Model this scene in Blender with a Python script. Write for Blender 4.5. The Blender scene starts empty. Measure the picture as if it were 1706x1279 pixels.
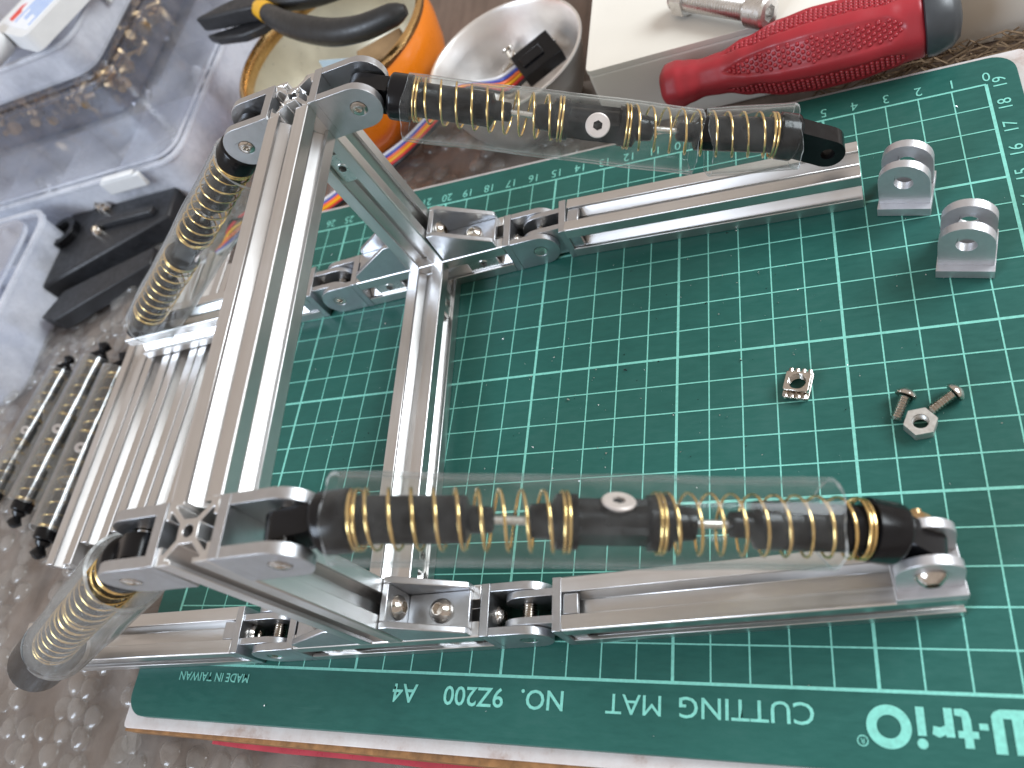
import bpy, math, random
from math import pi, sin, cos, radians as R, sqrt
from mathutils import Vector as V, Matrix, geometry
random.seed(7)
sc = bpy.context.scene
col = sc.collection
S = 0.01                       # everything below is written in centimetres

# ------------------------------------------------------------------ camera
cam = bpy.data.cameras.new('camera'); camo = bpy.data.objects.new('camera', cam); col.objects.link(camo)
RW = Matrix(((0.91000897, 0.1105572, -0.39957575), (0.10631728, 0.86932928, 0.48266266), (0.40072473, -0.48170915, 0.7793433)))
camo.matrix_world = Matrix.Translation(V((10.667, -14.0636, 22.331)) * S) @ RW.transposed().to_4x4()
cam.sensor_width = 36; cam.lens = 28.944
cam.clip_start = 0.01; cam.clip_end = 20
cam.dof.use_dof = True; cam.dof.focus_distance = 0.255; cam.dof.aperture_fstop = 12.5
sc.camera = camo

# ------------------------------------------------------------------ world, window light and added left fill
w = bpy.data.worlds.new('World'); sc.world = w; w.use_nodes = True
bg = w.node_tree.nodes['Background']
bg.inputs[0].default_value = (0.66, 0.575, 0.51, 1); bg.inputs[1].default_value = 0.86
def area(name, loc, target, sx, sy, power, colour):
    l = bpy.data.lights.new(name, 'AREA'); l.shape = 'RECTANGLE'; l.size = sx * S; l.size_y = sy * S
    l.energy = power; l.color = colour
    o = bpy.data.objects.new(name, l); col.objects.link(o)
    d = V(target) - V(loc)
    o.matrix_world = Matrix.Translation(V(loc) * S) @ d.to_track_quat('-Z', 'Y').to_matrix().to_4x4()
    return o
area('window_lamp', (108, 40, 78), (4, 0, 0), 70, 62, 20.0, (0.86, 0.94, 1.0))
area('left_fill_lamp', (-95, -105, 95), (-28, 16, 0), 80, 70, 25, (0.72, 0.84, 1.0))  # added fill to brighten the organiser boxes and left side, not a known window
vs = sc.view_settings
vs.view_transform = 'Standard'; vs.look = 'None'; vs.exposure = 0; vs.gamma = 1
sc.render.engine = 'CYCLES'
cy = sc.cycles
cy.use_denoising = True; cy.max_bounces = 8; cy.transparent_max_bounces = 24
cy.diffuse_bounces = 3; cy.glossy_bounces = 4; cy.transmission_bounces = 6
cy.caustics_reflective = False; cy.caustics_refractive = False; cy.sample_clamp_indirect = 4

# ------------------------------------------------------------------ materials
def nodes(name):
    m = bpy.data.materials.new(name); m.use_nodes = True
    nt = m.node_tree; b = nt.nodes['Principled BSDF']
    return m, nt, b, nt.nodes['Material Output']
def N(nt, t, **k):
    n = nt.nodes.new(t)
    for a, v in k.items(): setattr(n, a, v)
    return n
def coords(nt, scale=(1, 1, 1)):
    tc = N(nt, 'ShaderNodeTexCoord'); mp = N(nt, 'ShaderNodeMapping'); mp.inputs['Scale'].default_value = scale
    nt.links.new(tc.outputs['Object'], mp.inputs['Vector']); return mp.outputs['Vector']
def noise(nt, vec, scale, detail=4, rough=0.55):
    n = N(nt, 'ShaderNodeTexNoise'); n.inputs['Scale'].default_value = scale
    n.inputs['Detail'].default_value = detail; n.inputs['Roughness'].default_value = rough
    nt.links.new(vec, n.inputs['Vector']); return n.outputs['Fac']
def ramp(nt, fac, stops):
    r = N(nt, 'ShaderNodeValToRGB'); nt.links.new(fac, r.inputs['Fac'])
    e = r.color_ramp.elements
    e[0].position, e[0].color = stops[0][0], (*stops[0][1], 1)
    e[1].position, e[1].color = stops[-1][0], (*stops[-1][1], 1)
    for p, c in stops[1:-1]:
        x = e.new(p); x.color = (*c, 1)
    return r.outputs['Color']
def frange(nt, fac, a, b, lo=0.3, hi=0.7):
    r = N(nt, 'ShaderNodeMapRange'); nt.links.new(fac, r.inputs['Value'])
    r.inputs['From Min'].default_value = lo; r.inputs['From Max'].default_value = hi
    r.inputs['To Min'].default_value = a; r.inputs['To Max'].default_value = b
    return r.outputs['Result']
def bump(nt, b, h, strength, dist=0.0002):
    n = N(nt, 'ShaderNodeBump'); n.inputs['Strength'].default_value = strength; n.inputs['Distance'].default_value = dist
    nt.links.new(h, n.inputs['Height']); nt.links.new(n.outputs['Normal'], b.inputs['Normal'])
def simple(name, c, rough=0.5, metal=0.0, var=0.12, nscale=120, rvar=0.1, bmp=0.0, bscale=900, coat=0.0, spec=0.5):
    m, nt, b, _ = nodes(name); v = coords(nt)
    f = noise(nt, v, nscale)
    nt.links.new(ramp(nt, f, [(0.3, tuple(max(0, x * (1 - var)) for x in c)), (0.7, tuple(min(1, x * (1 + var)) for x in c))]), b.inputs['Base Color'])
    nt.links.new(frange(nt, noise(nt, v, nscale * 2.3), max(0.02, rough - rvar), min(1, rough + rvar)), b.inputs['Roughness'])
    b.inputs['Metallic'].default_value = metal; b.inputs['Specular IOR Level'].default_value = spec
    b.inputs['Coat Weight'].default_value = coat
    if bmp: bump(nt, b, noise(nt, v, bscale, 2), bmp)
    return m
def brushed(name, c, rough, streak=0.5):
    """raw extruded aluminium: fine draw lines along local X"""
    m, nt, b, _ = nodes(name)
    v = coords(nt, (6, 1400, 1400)); f = noise(nt, v, 1.0, 3)
    v2 = coords(nt, (1, 1, 1)); g = noise(nt, v2, 130, 5)
    mx = N(nt, 'ShaderNodeMath', operation='MULTIPLY_ADD'); mx.inputs[1].default_value = 0.5
    nt.links.new(f, mx.inputs[0])
    h = N(nt, 'ShaderNodeMath', operation='MULTIPLY'); h.inputs[1].default_value = 0.5
    nt.links.new(g, h.inputs[0]); nt.links.new(h.outputs[0], mx.inputs[2])
    nt.links.new(ramp(nt, mx.outputs[0], [(0.3, tuple(x * 0.94 for x in c)), (0.7, tuple(min(1, x * 1.02) for x in c))]), b.inputs['Base Color'])
    nt.links.new(frange(nt, mx.outputs[0], rough - 0.04, rough + 0.05), b.inputs['Roughness'])
    b.inputs['Metallic'].default_value = 1.0
    b.inputs['Anisotropic'].default_value = 0.55
    bump(nt, b, f, streak, 0.00002)
    return m
def thin_clear(name, tint, gloss_rough, haze, haze_col, ior=1.45, scratch=0.0, dens=160, edge=0.55, power=4.0, milk=0.0):
    """thin clear sheet: transparent with a Fresnel reflection and a little milky scatter"""
    m, nt, b, out = nodes(name); nt.nodes.remove(b)
    t = N(nt, 'ShaderNodeBsdfTransparent'); t.inputs[0].default_value = (*tint, 1)
    d = N(nt, 'ShaderNodeBsdfDiffuse'); d.inputs[0].default_value = (*haze_col, 1)
    tl = N(nt, 'ShaderNodeBsdfTranslucent'); tl.inputs[0].default_value = (*haze_col, 1)
    dm = N(nt, 'ShaderNodeMixShader'); dm.inputs[0].default_value = 0.5
    nt.links.new(d.outputs[0], dm.inputs[1]); nt.links.new(tl.outputs[0], dm.inputs[2])
    v = coords(nt); f = noise(nt, v, dens, 6, 0.65)
    mh = N(nt, 'ShaderNodeMixShader'); lw = N(nt, 'ShaderNodeLayerWeight'); lw.inputs[0].default_value = 0.5
    p3 = N(nt, 'ShaderNodeMath', operation='POWER'); p3.inputs[1].default_value = 5.0; nt.links.new(lw.outputs['Facing'], p3.inputs[0])
    me_ = N(nt, 'ShaderNodeMath', operation='MULTIPLY_ADD'); me_.inputs[1].default_value = milk; nt.links.new(p3.outputs[0], me_.inputs[0])
    nt.links.new(frange(nt, f, haze * 0.5, haze * (1.6 + scratch), 0.35, 0.72), me_.inputs[2]); nt.links.new(me_.outputs[0], mh.inputs[0])
    nt.links.new(t.outputs[0], mh.inputs[1]); nt.links.new(dm.outputs[0], mh.inputs[2])
    g = N(nt, 'ShaderNodeBsdfGlossy'); g.inputs['Roughness'].default_value = gloss_rough
    fr = N(nt, 'ShaderNodeLayerWeight'); fr.inputs[0].default_value = 0.5
    pw = N(nt, 'ShaderNodeMath', operation='POWER'); pw.inputs[1].default_value = power; nt.links.new(fr.outputs['Facing'], pw.inputs[0])
    f0 = ((ior - 1) / (ior + 1)) ** 2
    ma = N(nt, 'ShaderNodeMath', operation='MULTIPLY_ADD'); ma.inputs[1].default_value = edge; ma.inputs[2].default_value = f0
    nt.links.new(pw.outputs[0], ma.inputs[0])
    mg = N(nt, 'ShaderNodeMixShader'); nt.links.new(ma.outputs[0], mg.inputs[0])
    nt.links.new(mh.outputs[0], mg.inputs[1]); nt.links.new(g.outputs[0], mg.inputs[2])
    bn = N(nt, 'ShaderNodeBump'); bn.inputs['Strength'].default_value = 0.18; bn.inputs['Distance'].default_value = 0.0004
    nt.links.new(f, bn.inputs['Height']); nt.links.new(bn.outputs[0], g.inputs['Normal']); nt.links.new(bn.outputs[0], fr.inputs['Normal'])
    nt.links.new(mg.outputs[0], out.inputs[0])
    return m

MT = {}
MT['alu'] = brushed('raw_aluminium', (0.72, 0.71, 0.70), 0.36)
MT['anod'] = simple('silver_anodised', (0.55, 0.56, 0.58), 0.36, 1.0, 0.05, 300, 0.06, 0.12, 2600)
MT['bead'] = simple('bead_blasted_silver', (0.62, 0.62, 0.64), 0.42, 0.85, 0.05, 300, 0.05, 0.2, 3000)
MT['steel'] = simple('nickel_steel', (0.62, 0.58, 0.53), 0.16, 1.0, 0.15, 500, 0.07)
MT['zinc'] = simple('zinc_steel', (0.76, 0.75, 0.73), 0.32, 1.0, 0.1, 500, 0.08)
MT['dull'] = simple('dull_zinc', (0.66, 0.65, 0.62), 0.45, 0.9, 0.12, 500, 0.08)
MT['pale'] = simple('pale_screw_head', (0.80, 0.70, 0.66), 0.45, 0.35, 0.04)
MT['gold'] = simple('gold_wire', (0.90, 0.64, 0.27), 0.22, 1.0, 0.12, 300, 0.06)
MT['black'] = simple('black_plastic', (0.006, 0.006, 0.007), 0.2, 0.0, 0.3, 200, 0.05, spec=0.28)
MT['blackmatt'] = simple('black_moulding', (0.018, 0.019, 0.022), 0.45, 0.0, 0.3, 200, 0.12, 0.1, 1500)
MT['sleeve'] = thin_clear('clear_sleeve', (0.965, 0.975, 0.972), 0.06, 0.006, (0.90, 0.92, 0.91), 1.26, 6.0, 160, 0.75, 4.5, 0.5)
MT['sleeve2'] = thin_clear('shiny_clear_sleeve', (0.95, 0.96, 0.96), 0.12, 0.02, (0.82, 0.84, 0.83), 1.9, 3.0, 200, 0.9, 2.5)
MT['sleevecut'] = thin_clear('cut_sleeve_end', (0.9, 0.92, 0.92), 0.15, 0.42, (0.92, 0.94, 0.94), 1.5, 0.3, 260, 0.5)
MT['bag'] = thin_clear('clear_film', (0.95, 0.95, 0.94), 0.17, 0.13, (0.80, 0.78, 0.75), 1.6, 0.8, 70, 0.55, 3.0)
MT['frost'] = thin_clear('frosted_plastic', (0.86, 0.88, 0.95), 0.20, 0.46, (0.90, 0.92, 0.98), 1.6, 0.1, 30, 0.6, 3.0)
MT['frostlid'] = thin_clear('frosted_lid', (0.92, 0.93, 0.97), 0.14, 0.20, (0.94, 0.96, 1.0), 1.6, 0.1, 30, 0.7, 3.0)
MT['frosttray'] = thin_clear('milky_tray', (0.92, 0.94, 0.98), 0.3, 0.74, (0.93, 0.95, 1.0), 1.5, 0.05, 30, 0.5, 3.0)
MT['clearbox'] = thin_clear('clear_box_plastic', (0.93, 0.94, 0.97), 0.10, 0.08, (0.75, 0.77, 0.85), 1.65, 0.5, 60, 0.7, 3.0)
MT['print'] = simple('mint_print', (0.22, 0.62, 0.52), 0.5, 0, 0.13, 700, 0.05)
MT['white'] = simple('white_plastic', (0.75, 0.76, 0.76), 0.4, 0, 0.04)
MT['paper'] = simple('white_label_paper', (0.82, 0.84, 0.88), 0.5, 0, 0.03)
MT['cream'] = simple('cream_painted_box', (0.80, 0.76, 0.68), 0.5, 0, 0.03, 40)
MT['orange'] = simple('orange_enamel', (0.85, 0.22, 0.010), 0.28, 0, 0.06, 40, 0.05, coat=0.4)
MT['tin'] = simple('gold_lacquer_tin', (0.72, 0.46, 0.20), 0.26, 1.0, 0.1, 80)
MT['tinin'] = simple('tin_inside', (0.80, 0.74, 0.58), 0.36, 0.3, 0.1, 60)
MT['bowl'] = simple('spun_aluminium', (0.86, 0.83, 0.80), 0.36, 0.85, 0.06, 60, 0.05)
MT['red'] = simple('red_rubber', (0.36, 0.022, 0.032), 0.38, 0, 0.12, 60, 0.08, 0.12, 1200)
MT['cap'] = simple('grey_cap', (0.045, 0.05, 0.055), 0.4, 0, 0.1)
MT['yellow'] = simple('yellow_plastic', (0.78, 0.42, 0.015), 0.4, 0, 0.08)
MT['grip'] = simple('black_grip', (0.02, 0.02, 0.02), 0.42, 0, 0.2, 200, 0.1, 0.15, 900)
MT['cork'] = simple('tan_card', (0.38, 0.24, 0.12), 0.8, 0, 0.15)
MT['paleblue'] = simple('pale_blue_card', (0.50, 0.62, 0.68), 0.6, 0, 0.05)
MT['redfilm'] = simple('red_plastic_film', (0.55, 0.06, 0.09), 0.3, 0, 0.15)
MT['mdf'] = simple('fibreboard_edge', (0.27, 0.135, 0.05), 0.8, 0, 0.35, 300, 0.1, 0.4, 900)
MT['brass'] = simple('brass', (0.55, 0.38, 0.2), 0.35, 1.0, 0.2, 300)
MT['labelblue'] = simple('blue_ink', (0.10, 0.30, 0.72), 0.5)
MT['labelred'] = simple('red_ink', (0.72, 0.08, 0.06), 0.5)
MT['jute'] = simple('jute_fibre', (0.22, 0.15, 0.09), 0.9, 0, 0.4, 600)
for nm, c in dict(wyellow=(0.80, 0.42, 0.01), wred=(0.62, 0.03, 0.03), worange=(0.85, 0.18, 0.04), wblue=(0.05, 0.08, 0.42), wwhite=(0.72, 0.72, 0.74),
                  wblack=(0.015, 0.015, 0.017), wteal=(0.02, 0.22, 0.22)).items():
    MT[nm] = simple(nm[1:] + '_wire_insulation', c, 0.38, 0, 0.06)

def mat_green():
    m, nt, b, _ = nodes('cutting_mat_vinyl'); v = coords(nt)
    n1 = noise(nt, v, 18, 5); n2 = noise(nt, coords(nt, (1, 3.5, 1)), 160, 6, 0.7)
    mm = N(nt, 'ShaderNodeMath', operation='MULTIPLY_ADD'); mm.inputs[1].default_value = 0.45; nt.links.new(n2, mm.inputs[0])
    hh = N(nt, 'ShaderNodeMath', operation='MULTIPLY'); hh.inputs[1].default_value = 0.55; nt.links.new(n1, hh.inputs[0]); nt.links.new(hh.outputs[0], mm.inputs[2])
    c = ramp(nt, mm.outputs[0], [(0.32, (0.014, 0.086, 0.072)), (0.52, (0.021, 0.114, 0.094)), (0.72, (0.038, 0.136, 0.116))])
    # fine knife scratches
    sv = coords(nt, (40, 900, 1)); sn = noise(nt, sv, 1.0, 2)
    sv2 = coords(nt, (700, 60, 1)); sn2 = noise(nt, sv2, 1.0, 2)
    mxx = N(nt, 'ShaderNodeMath', operation='MAXIMUM'); nt.links.new(sn, mxx.inputs[0]); nt.links.new(sn2, mxx.inputs[1])
    sf = frange(nt, mxx.outputs[0], 0.0, 0.16, 0.70, 0.86)
    mc = N(nt, 'ShaderNodeMix', data_type='RGBA'); nt.links.new(sf, mc.inputs['Factor']); nt.links.new(c, mc.inputs['A'])
    mc.inputs['B'].default_value = (0.12, 0.26, 0.23, 1)
    nt.links.new(mc.outputs['Result'], b.inputs['Base Color'])
    nt.links.new(frange(nt, n2, 0.36, 0.52), b.inputs['Roughness'])
    b.inputs['Specular IOR Level'].default_value = 0.32
    bump(nt, b, n2, 0.10, 0.0002)
    return m
MT['mat'] = mat_green()
def board_white():
    m, nt, b, _ = nodes('scuffed_white_laminate'); v = coords(nt)
    a = noise(nt, v, 60, 7, 0.7); c2 = noise(nt, coords(nt, (4, 120, 1)), 4, 4)
    c = ramp(nt, a, [(0.30, (0.42, 0.30, 0.25)), (0.44, (0.62, 0.56, 0.54)), (0.62, (0.70, 0.67, 0.66)), (0.8, (0.76, 0.74, 0.73))])
    nt.links.new(c, b.inputs['Base Color']); b.inputs['Roughness'].default_value = 0.5
    bump(nt, b, c2, 0.2, 0.0002); return m
MT['board'] = board_white()
def table_brown():
    m, nt, b, _ = nodes('brown_table'); v = coords(nt, (14, 2, 1))
    n = noise(nt, v, 6, 8, 0.65)
    nt.links.new(ramp(nt, n, [(0.3, (0.10, 0.070, 0.055)), (0.5, (0.17, 0.125, 0.10)), (0.72, (0.24, 0.18, 0.145))]), b.inputs['Base Color'])
    b.inputs['Roughness'].default_value = 0.45; bump(nt, b, n, 0.1, 0.0003); return m
MT['table'] = table_brown()

# ------------------------------------------------------------------ mesh builder (cm)
class B:
    def __init__(s): s.v = []; s.f = []; s.xf = None; s.mi = None
    def add(s, vs, fs, M=None):
        k = len(s.v)
        s.v += [tuple(M @ V(p)) if M is not None else tuple(p) for p in vs]
        s.f += [tuple(i + k for i in f) for f in fs]
        return s
    def box(s, c, d, M=None):
        x, y, z = c; a, b, e = d[0] / 2, d[1] / 2, d[2] / 2
        vs = [(x + i * a, y + j * b, z + k * e) for i in (-1, 1) for j in (-1, 1) for k in (-1, 1)]
        return s.add(vs, [(0, 1, 3, 2), (4, 6, 7, 5), (0, 4, 5, 1), (2, 3, 7, 6), (0, 2, 6, 4), (1, 5, 7, 3)], M)
    def prism(s, loops, z0, z1, M=None):
        """loops: outer + holes in XY, extruded along Z"""
        tris = geometry.tessellate_polygon([[V((x, y, 0)) for x, y in l] for l in loops])
        flat = [p for l in loops for p in l]; n = len(flat)
        vs = [(x, y, z0) for x, y in flat] + [(x, y, z1) for x, y in flat]
        fs = []
        for a, b, c in tris:
            fs.append((c, b, a)); fs.append((a + n, b + n, c + n))
        k = 0
        for l in loops:
            m = len(l)
            for i in range(m):
                j = (i + 1) % m
                fs.append((k + i, k + j, k + j + n, k + i + n))
            k += m
        return s.add(vs, fs, M)
    def lathe(s, prof, M=None, n=32, caps=True):
        """prof: (s along X, radius[, sides]) ; revolve about X"""
        vs, fs = [], []
        for p in prof:
            for i in range(n):
                a = 2 * pi * i / n; r = p[1]
                if len(p) > 2:
                    k = p[2]; q = (a % (2 * pi / k)) - pi / k; r = r * cos(pi / k) / cos(q)
                vs.append((p[0], r * cos(a), r * sin(a)))
        for j in range(len(prof) - 1):
            for i in range(n):
                k = (i + 1) % n
                fs.append((j * n + i, j * n + k, (j + 1) * n + k, (j + 1) * n + i))
        if caps:
            fs.append(tuple(range(n))[::-1]); fs.append(tuple(range((len(prof) - 1) * n, len(prof) * n)))
        return s.add(vs, fs, M)
    def tube(s, pts, r, n=8, caps=True, closed=False, M=None):
        pts = [V(p) for p in pts]; m = len(pts); vs, fs = [], []; up = None
        rr = r if isinstance(r, (list, tuple)) else [r] * m
        for i in range(m):
            t = (pts[min(i + 1, m - 1)] - pts[max(i - 1, 0)]).normalized()
            if up is None: up = V((0, 0, 1)) if abs(t.z) < .9 else V((1, 0, 0))
            a = (up - t * up.dot(t)).normalized(); b = t.cross(a); up = a
            for k in range(n):
                q = 2 * pi * k / n; vs.append(pts[i] + (a * cos(q) + b * sin(q)) * rr[i])
        for i in range(m - 1):
            for k in range(n):
                l = (k + 1) % n; fs.append((i * n + k, i * n + l, (i + 1) * n + l, (i + 1) * n + k))
        if caps: fs.append(tuple(range(n))[::-1]); fs.append(tuple(range((m - 1) * n, m * n)))
        return s.add(vs, fs, M)
WM = {}
def empty(name, loc, label=None, cat=None, group=None):
    o = bpy.data.objects.new(name, None); col.objects.link(o); o.empty_display_size = 0.01
    WM[o] = Matrix.Translation(V(loc)); o.location = V(loc) * S
    tag(o, label, cat, group); return o
def tag(o, label=None, cat=None, group=None, kind=None):
    for k, v in (('label', label), ('category', cat), ('group', group), ('kind', kind)):
        if v: o[k] = v
    return o
def scaled(M):
    Q = M.copy(); Q.translation = M.translation * S; return Q
def place(o, parent, M):
    WM[o] = M.copy()
    if parent is not None:
        o.parent = parent; o.matrix_parent_inverse = Matrix(); o.matrix_basis = scaled(WM[parent].inverted() @ M)
    else: o.matrix_basis = scaled(M)
def build(name, b, mat, parent=None, M=None, smooth=35, bevel=0, seg=2, me=None):
    if me is None:
        vs = b.v if b.xf is None else [tuple(b.xf(p)) for p in b.v]
        if M is None:            # built in world coordinates: put the origin at the base centre
            lo = [min(p[i] for p in vs) for i in range(3)]; hi = [max(p[i] for p in vs) for i in range(3)]
            c = V(((lo[0] + hi[0]) / 2, (lo[1] + hi[1]) / 2, lo[2])); M = Matrix.Translation(c)
            vs = [tuple(V(p) - c) for p in vs]
        me = bpy.data.meshes.new(name)
        me.from_pydata([(x * S, y * S, z * S) for x, y, z in vs], [], b.f)
        me.validate()
        if smooth:
            me.polygons.foreach_set('use_smooth', [True] * len(me.polygons)); me.set_sharp_from_angle(angle=R(smooth))
        if b.mi: me.polygons.foreach_set('material_index', b.mi)
        for m in (mat if isinstance(mat, (list, tuple)) else [mat]): me.materials.append(MT[m])
        me.update()
    o = bpy.data.objects.new(name, me); col.objects.link(o); place(o, parent, M or Matrix())
    if bevel:
        md = o.modifiers.new('Bevel', 'BEVEL'); md.width = bevel * S; md.segments = seg; md.limit_method = 'ANGLE'; md.angle_limit = R(40)
    return o
def T(*p): return Matrix.Translation(V(p))
def axes(o, x, z):
    """matrix with X along x and Z near z, origin o"""
    x = V(x).normalized(); z = V(z); z = (z - x * z.dot(x)).normalized(); y = z.cross(x)
    m = Matrix((x, y, z)).transposed().to_4x4(); m.translation = V(o); return m
def circle(r, n=24, c=(0, 0), a0=0): return [(c[0] + r * cos(a0 + 2 * pi * i / n), c[1] + r * sin(a0 + 2 * pi * i / n)) for i in range(n)]
def rrect(x0, x1, y0, y1, r, n=5):
    out = []
    for cx, cy_, a in ((x1 - r, y1 - r, 0), (x0 + r, y1 - r, pi / 2), (x0 + r, y0 + r, pi), (x1 - r, y0 + r, 1.5 * pi)):
        out += [(cx + r * cos(a + i * pi / 2 / n), cy_ + r * sin(a + i * pi / 2 / n)) for i in range(n + 1)]
    return out

# ================================================================== SETTING
TZ = -1.8
b = B(); b.box((0, 20, TZ - 1.5), (160, 120, 3))
tag(build('tabletop', b, 'table', None, T(0, 0, 0)), kind='structure')

# bubble wrap: one crumpled film with domed bubbles
def wrap_sheet(name, x0, x1, y0, y1, pitch, rad, zb, amp, seed, label, cut=None):
    rnd = random.Random(seed); b = B()
    def hz(x, y): return zb + amp * (0.5 + 0.5 * sin(x * 0.55 + 1.7 * sin(y * 0.31 + seed)) * cos(y * 0.43 + 0.9 * sin(x * 0.27))) + 0.25 * amp * sin(x * 1.9 + y * 1.3) + 0.35 * amp * abs(sin(x * .9 - y * 1.1 + 1.5 * sin(y * .6))) + 0.08 * amp * sin(x * 3.7 - y * 2.1 + 2 * sin(y * 1.1))
    nx, ny = int((x1 - x0) / 0.3) + 1, int((y1 - y0) / 0.3) + 1
    vs, fs = [], []
    for j in range(ny + 1):
        for i in range(nx + 1):
            x, y = x0 + (x1 - x0) * i / nx, y0 + (y1 - y0) * j / ny
            if i in (0, nx) or j in (0, ny): x += rnd.uniform(-.2, .2); y += rnd.uniform(-.2, .2)
            vs.append((x, y, hz(x, y)))
    for j in range(ny):
        for i in range(nx):
            q = j * (nx + 1) + i; fs.append((q, q + 1, q + nx + 2, q + nx + 1))
    b.add(vs, fs)
    row = 0; y = y0 + pitch
    while y < y1 - pitch / 2:
        x = x0 + pitch * (0.6 + 0.5 * (row % 2))
        while x < x1 - pitch / 2:
            cx = x + .35 * sin(y * .5 + seed) + rnd.uniform(-.12, .12); cy0 = y + .4 * sin(x * .37 + seed) + rnd.uniform(-.12, .12)
            x += pitch
            if rnd.random() < .28: continue
            h = rad * rnd.choice((.55, .4, .3, .2, .12, .08)); tx, ty = rnd.uniform(-.25, .25), rnd.uniform(-.25, .25)
            n = 12; k = 4; vs = []; fs = []
            for a in range(k):
                q = a / k * pi / 2 * 0.98
                for m in range(n):
                    p = 2 * pi * m / n; rr = rad * (cos(q) ** 0.8) * (1 + .08 * sin(3 * p + cx))
                    px, py = rr * cos(p), rr * sin(p)
                    vs.append((cx + px, cy0 + py, hz(cx, cy0) + 0.01 + h * sin(q) * (1 + tx * px / rad + ty * py / rad)))
            vs.append((cx, cy0, hz(cx, cy0) + h * (0.86 + rnd.uniform(-.25, .1))))
            for a in range(k - 1):
                for m in range(n): fs.append((a * n + m, a * n + (m + 1) % n, (a + 1) * n + (m + 1) % n, (a + 1) * n + m))
            for m in range(n): fs.append(((k - 1) * n + m, (k - 1) * n + (m + 1) % n, k * n))
            b.add(vs, fs)
        y += pitch * 0.87; row += 1
    return tag(build(name, b, 'bag', None, None, 60), label, 'bubble wrap', None, 'stuff')
wrap_sheet('bubble_wrap', -44, -14.8, -22, 19, 1.05, 0.47, TZ + 0.05, 0.45, 3, 'crumpled clear bubble wrap spread over the table left of the mat')
wrap_sheet('bubble_wrap', -16, 22, -21, -11.6, 1.05, 0.47, TZ + 0.08, 0.30, 8, 'clear bubble wrap poking out under the near edge of the white board')
wrap_sheet('bubble_wrap', -15, 1.2, 10.75, 16.5, 0.95, 0.42, TZ + 0.05, 0.30, 5, 'clear bubble wrap on the table between the mat and the orange can')

# white board under the mat
bo = empty('backing_board', (0.8, -0.8, -1.0), 'scuffed white laminate board under the green cutting mat', 'board')
b = B(); b.prism([rrect(-14.35, 16.35, -12.15, 10.62, .15, 2)], -0.40, -0.30); build('laminate_top', b, 'board', bo, T(0, 0, 0), bevel=.02)
b = B(); b.prism([[(-14.33, -12.24), (16.33, -12.50), (16.33, 10.60), (-14.33, 10.60)]], -0.98, -0.403); build('fibreboard_core', b, 'mdf', bo, T(0, 0, 0), bevel=.02)
b = B()
pts = []
for i in range(60):
    x = -11 + i * 0.45; o_ = 0.03 + 0.07 * sin(i * .13) + 0.03 * sin(i * .37)
    pts.append((x, -12.30 - .0085 * (x + 14) - max(0, o_), -1.16 + .05 * sin(i * .5)))
vs = [(p[0], -9.0, -1.10) for p in pts] + pts + [(p[0], p[1] + .05, p[2] - .05) for p in pts] + [(p[0], -9.0, -1.14) for p in pts]
n = len(pts); fs = []
for j in range(3):
    for i in range(n - 1): fs.append((j * n + i, j * n + i + 1, (j + 1) * n + i + 1, (j + 1) * n + i))
b.add(vs, fs)
tag(build('red_plastic_film', b, 'redfilm', None, None), 'thin red plastic film sticking out under the white board', 'film')

# cutting mat
mo = empty('cutting_mat', (1, -0.8, -0.3), 'green cutting mat with mint centimetre grid and lettering', 'cutting mat')
b = B(); b.prism([rrect(-14.1, 15.95, -11.78, 10.2, .75, 8)], -0.298, 0.0); build('mat_sheet', b, 'mat', mo, T(0, 0, 0), bevel=.03)
b = B(); z = 0.008
def strip(x0, x1, y0, y1, zz=z): b.add([(x0, y0, zz), (x1, y0, zz), (x1, y1, zz), (x0, y1, zz)], [(0, 1, 2, 3)])
for u in range(0, 29):
    x = 15 - u; h = 0.042 if u % 5 == 0 else 0.021
    if u in (0, 28): h = 0.05
    strip(x - h, x + h, -10, 9, z)
for v_ in range(0, 20):
    y = v_ - 10; h = 0.042 if v_ % 5 == 0 else 0.021
    if v_ == 19: h = 0.035
    strip(-13, 15, y - h, y + h, z + 0.004)
build('grid_lines', b, 'print', mo, T(0, 0, 0), smooth=0)
def text(body, x, y, size, rot, z=0.016, parent=mo, mat='print', name='lettering', bold=0.0, align='CENTER', xs=1.0, M=None, flatz=True):
    c = bpy.data.curves.new('t', 'FONT'); c.body = body; c.size = size * S; c.align_x = align; c.align_y = 'CENTER'; c.offset = bold * S
    c.resolution_u = 3
    o = bpy.data.objects.new('t', c); col.objects.link(o)
    dg = bpy.context.evaluated_depsgraph_get()
    me = bpy.data.meshes.new_from_object(o.evaluated_get(dg)); bpy.data.objects.remove(o)
    for v in me.vertices: v.co.x *= xs
    me.materials.clear(); me.materials.append(MT[mat])
    Q = M if M is not None else T(x, y, z) @ Matrix.Rotation(rot, 4, 'Z')
    return build(name, None, mat, parent, Q, me=me)
for u in range(0, 28): text(str(u), 15 - u + (.05 if u < 10 else 0), 9.36, 0.56, pi, name='ruler_number', xs=.9)
for v_ in range(1, 20): text(str(v_), 15.40, v_ - 10 - .02, 0.56, pi / 2, name='ruler_number', xs=.95)
text('CUTTING', 6.83, -10.57, 0.74, pi, bold=.004, xs=1.04)
text('MAT', 3.98, -10.57, 0.74, pi, bold=0, xs=1.04)
text('NO.', 1.36, -10.57, 0.74, pi, bold=.008)
text('9Z200', -0.78, -10.57, 0.74, pi, bold=.008, xs=1.0)
text('A4', -3.08, -10.57, 0.74, pi, bold=.008)
text('MADE IN TAIWAN', -10.6, -10.385, 0.40, pi, bold=.004, xs=.92)
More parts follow.
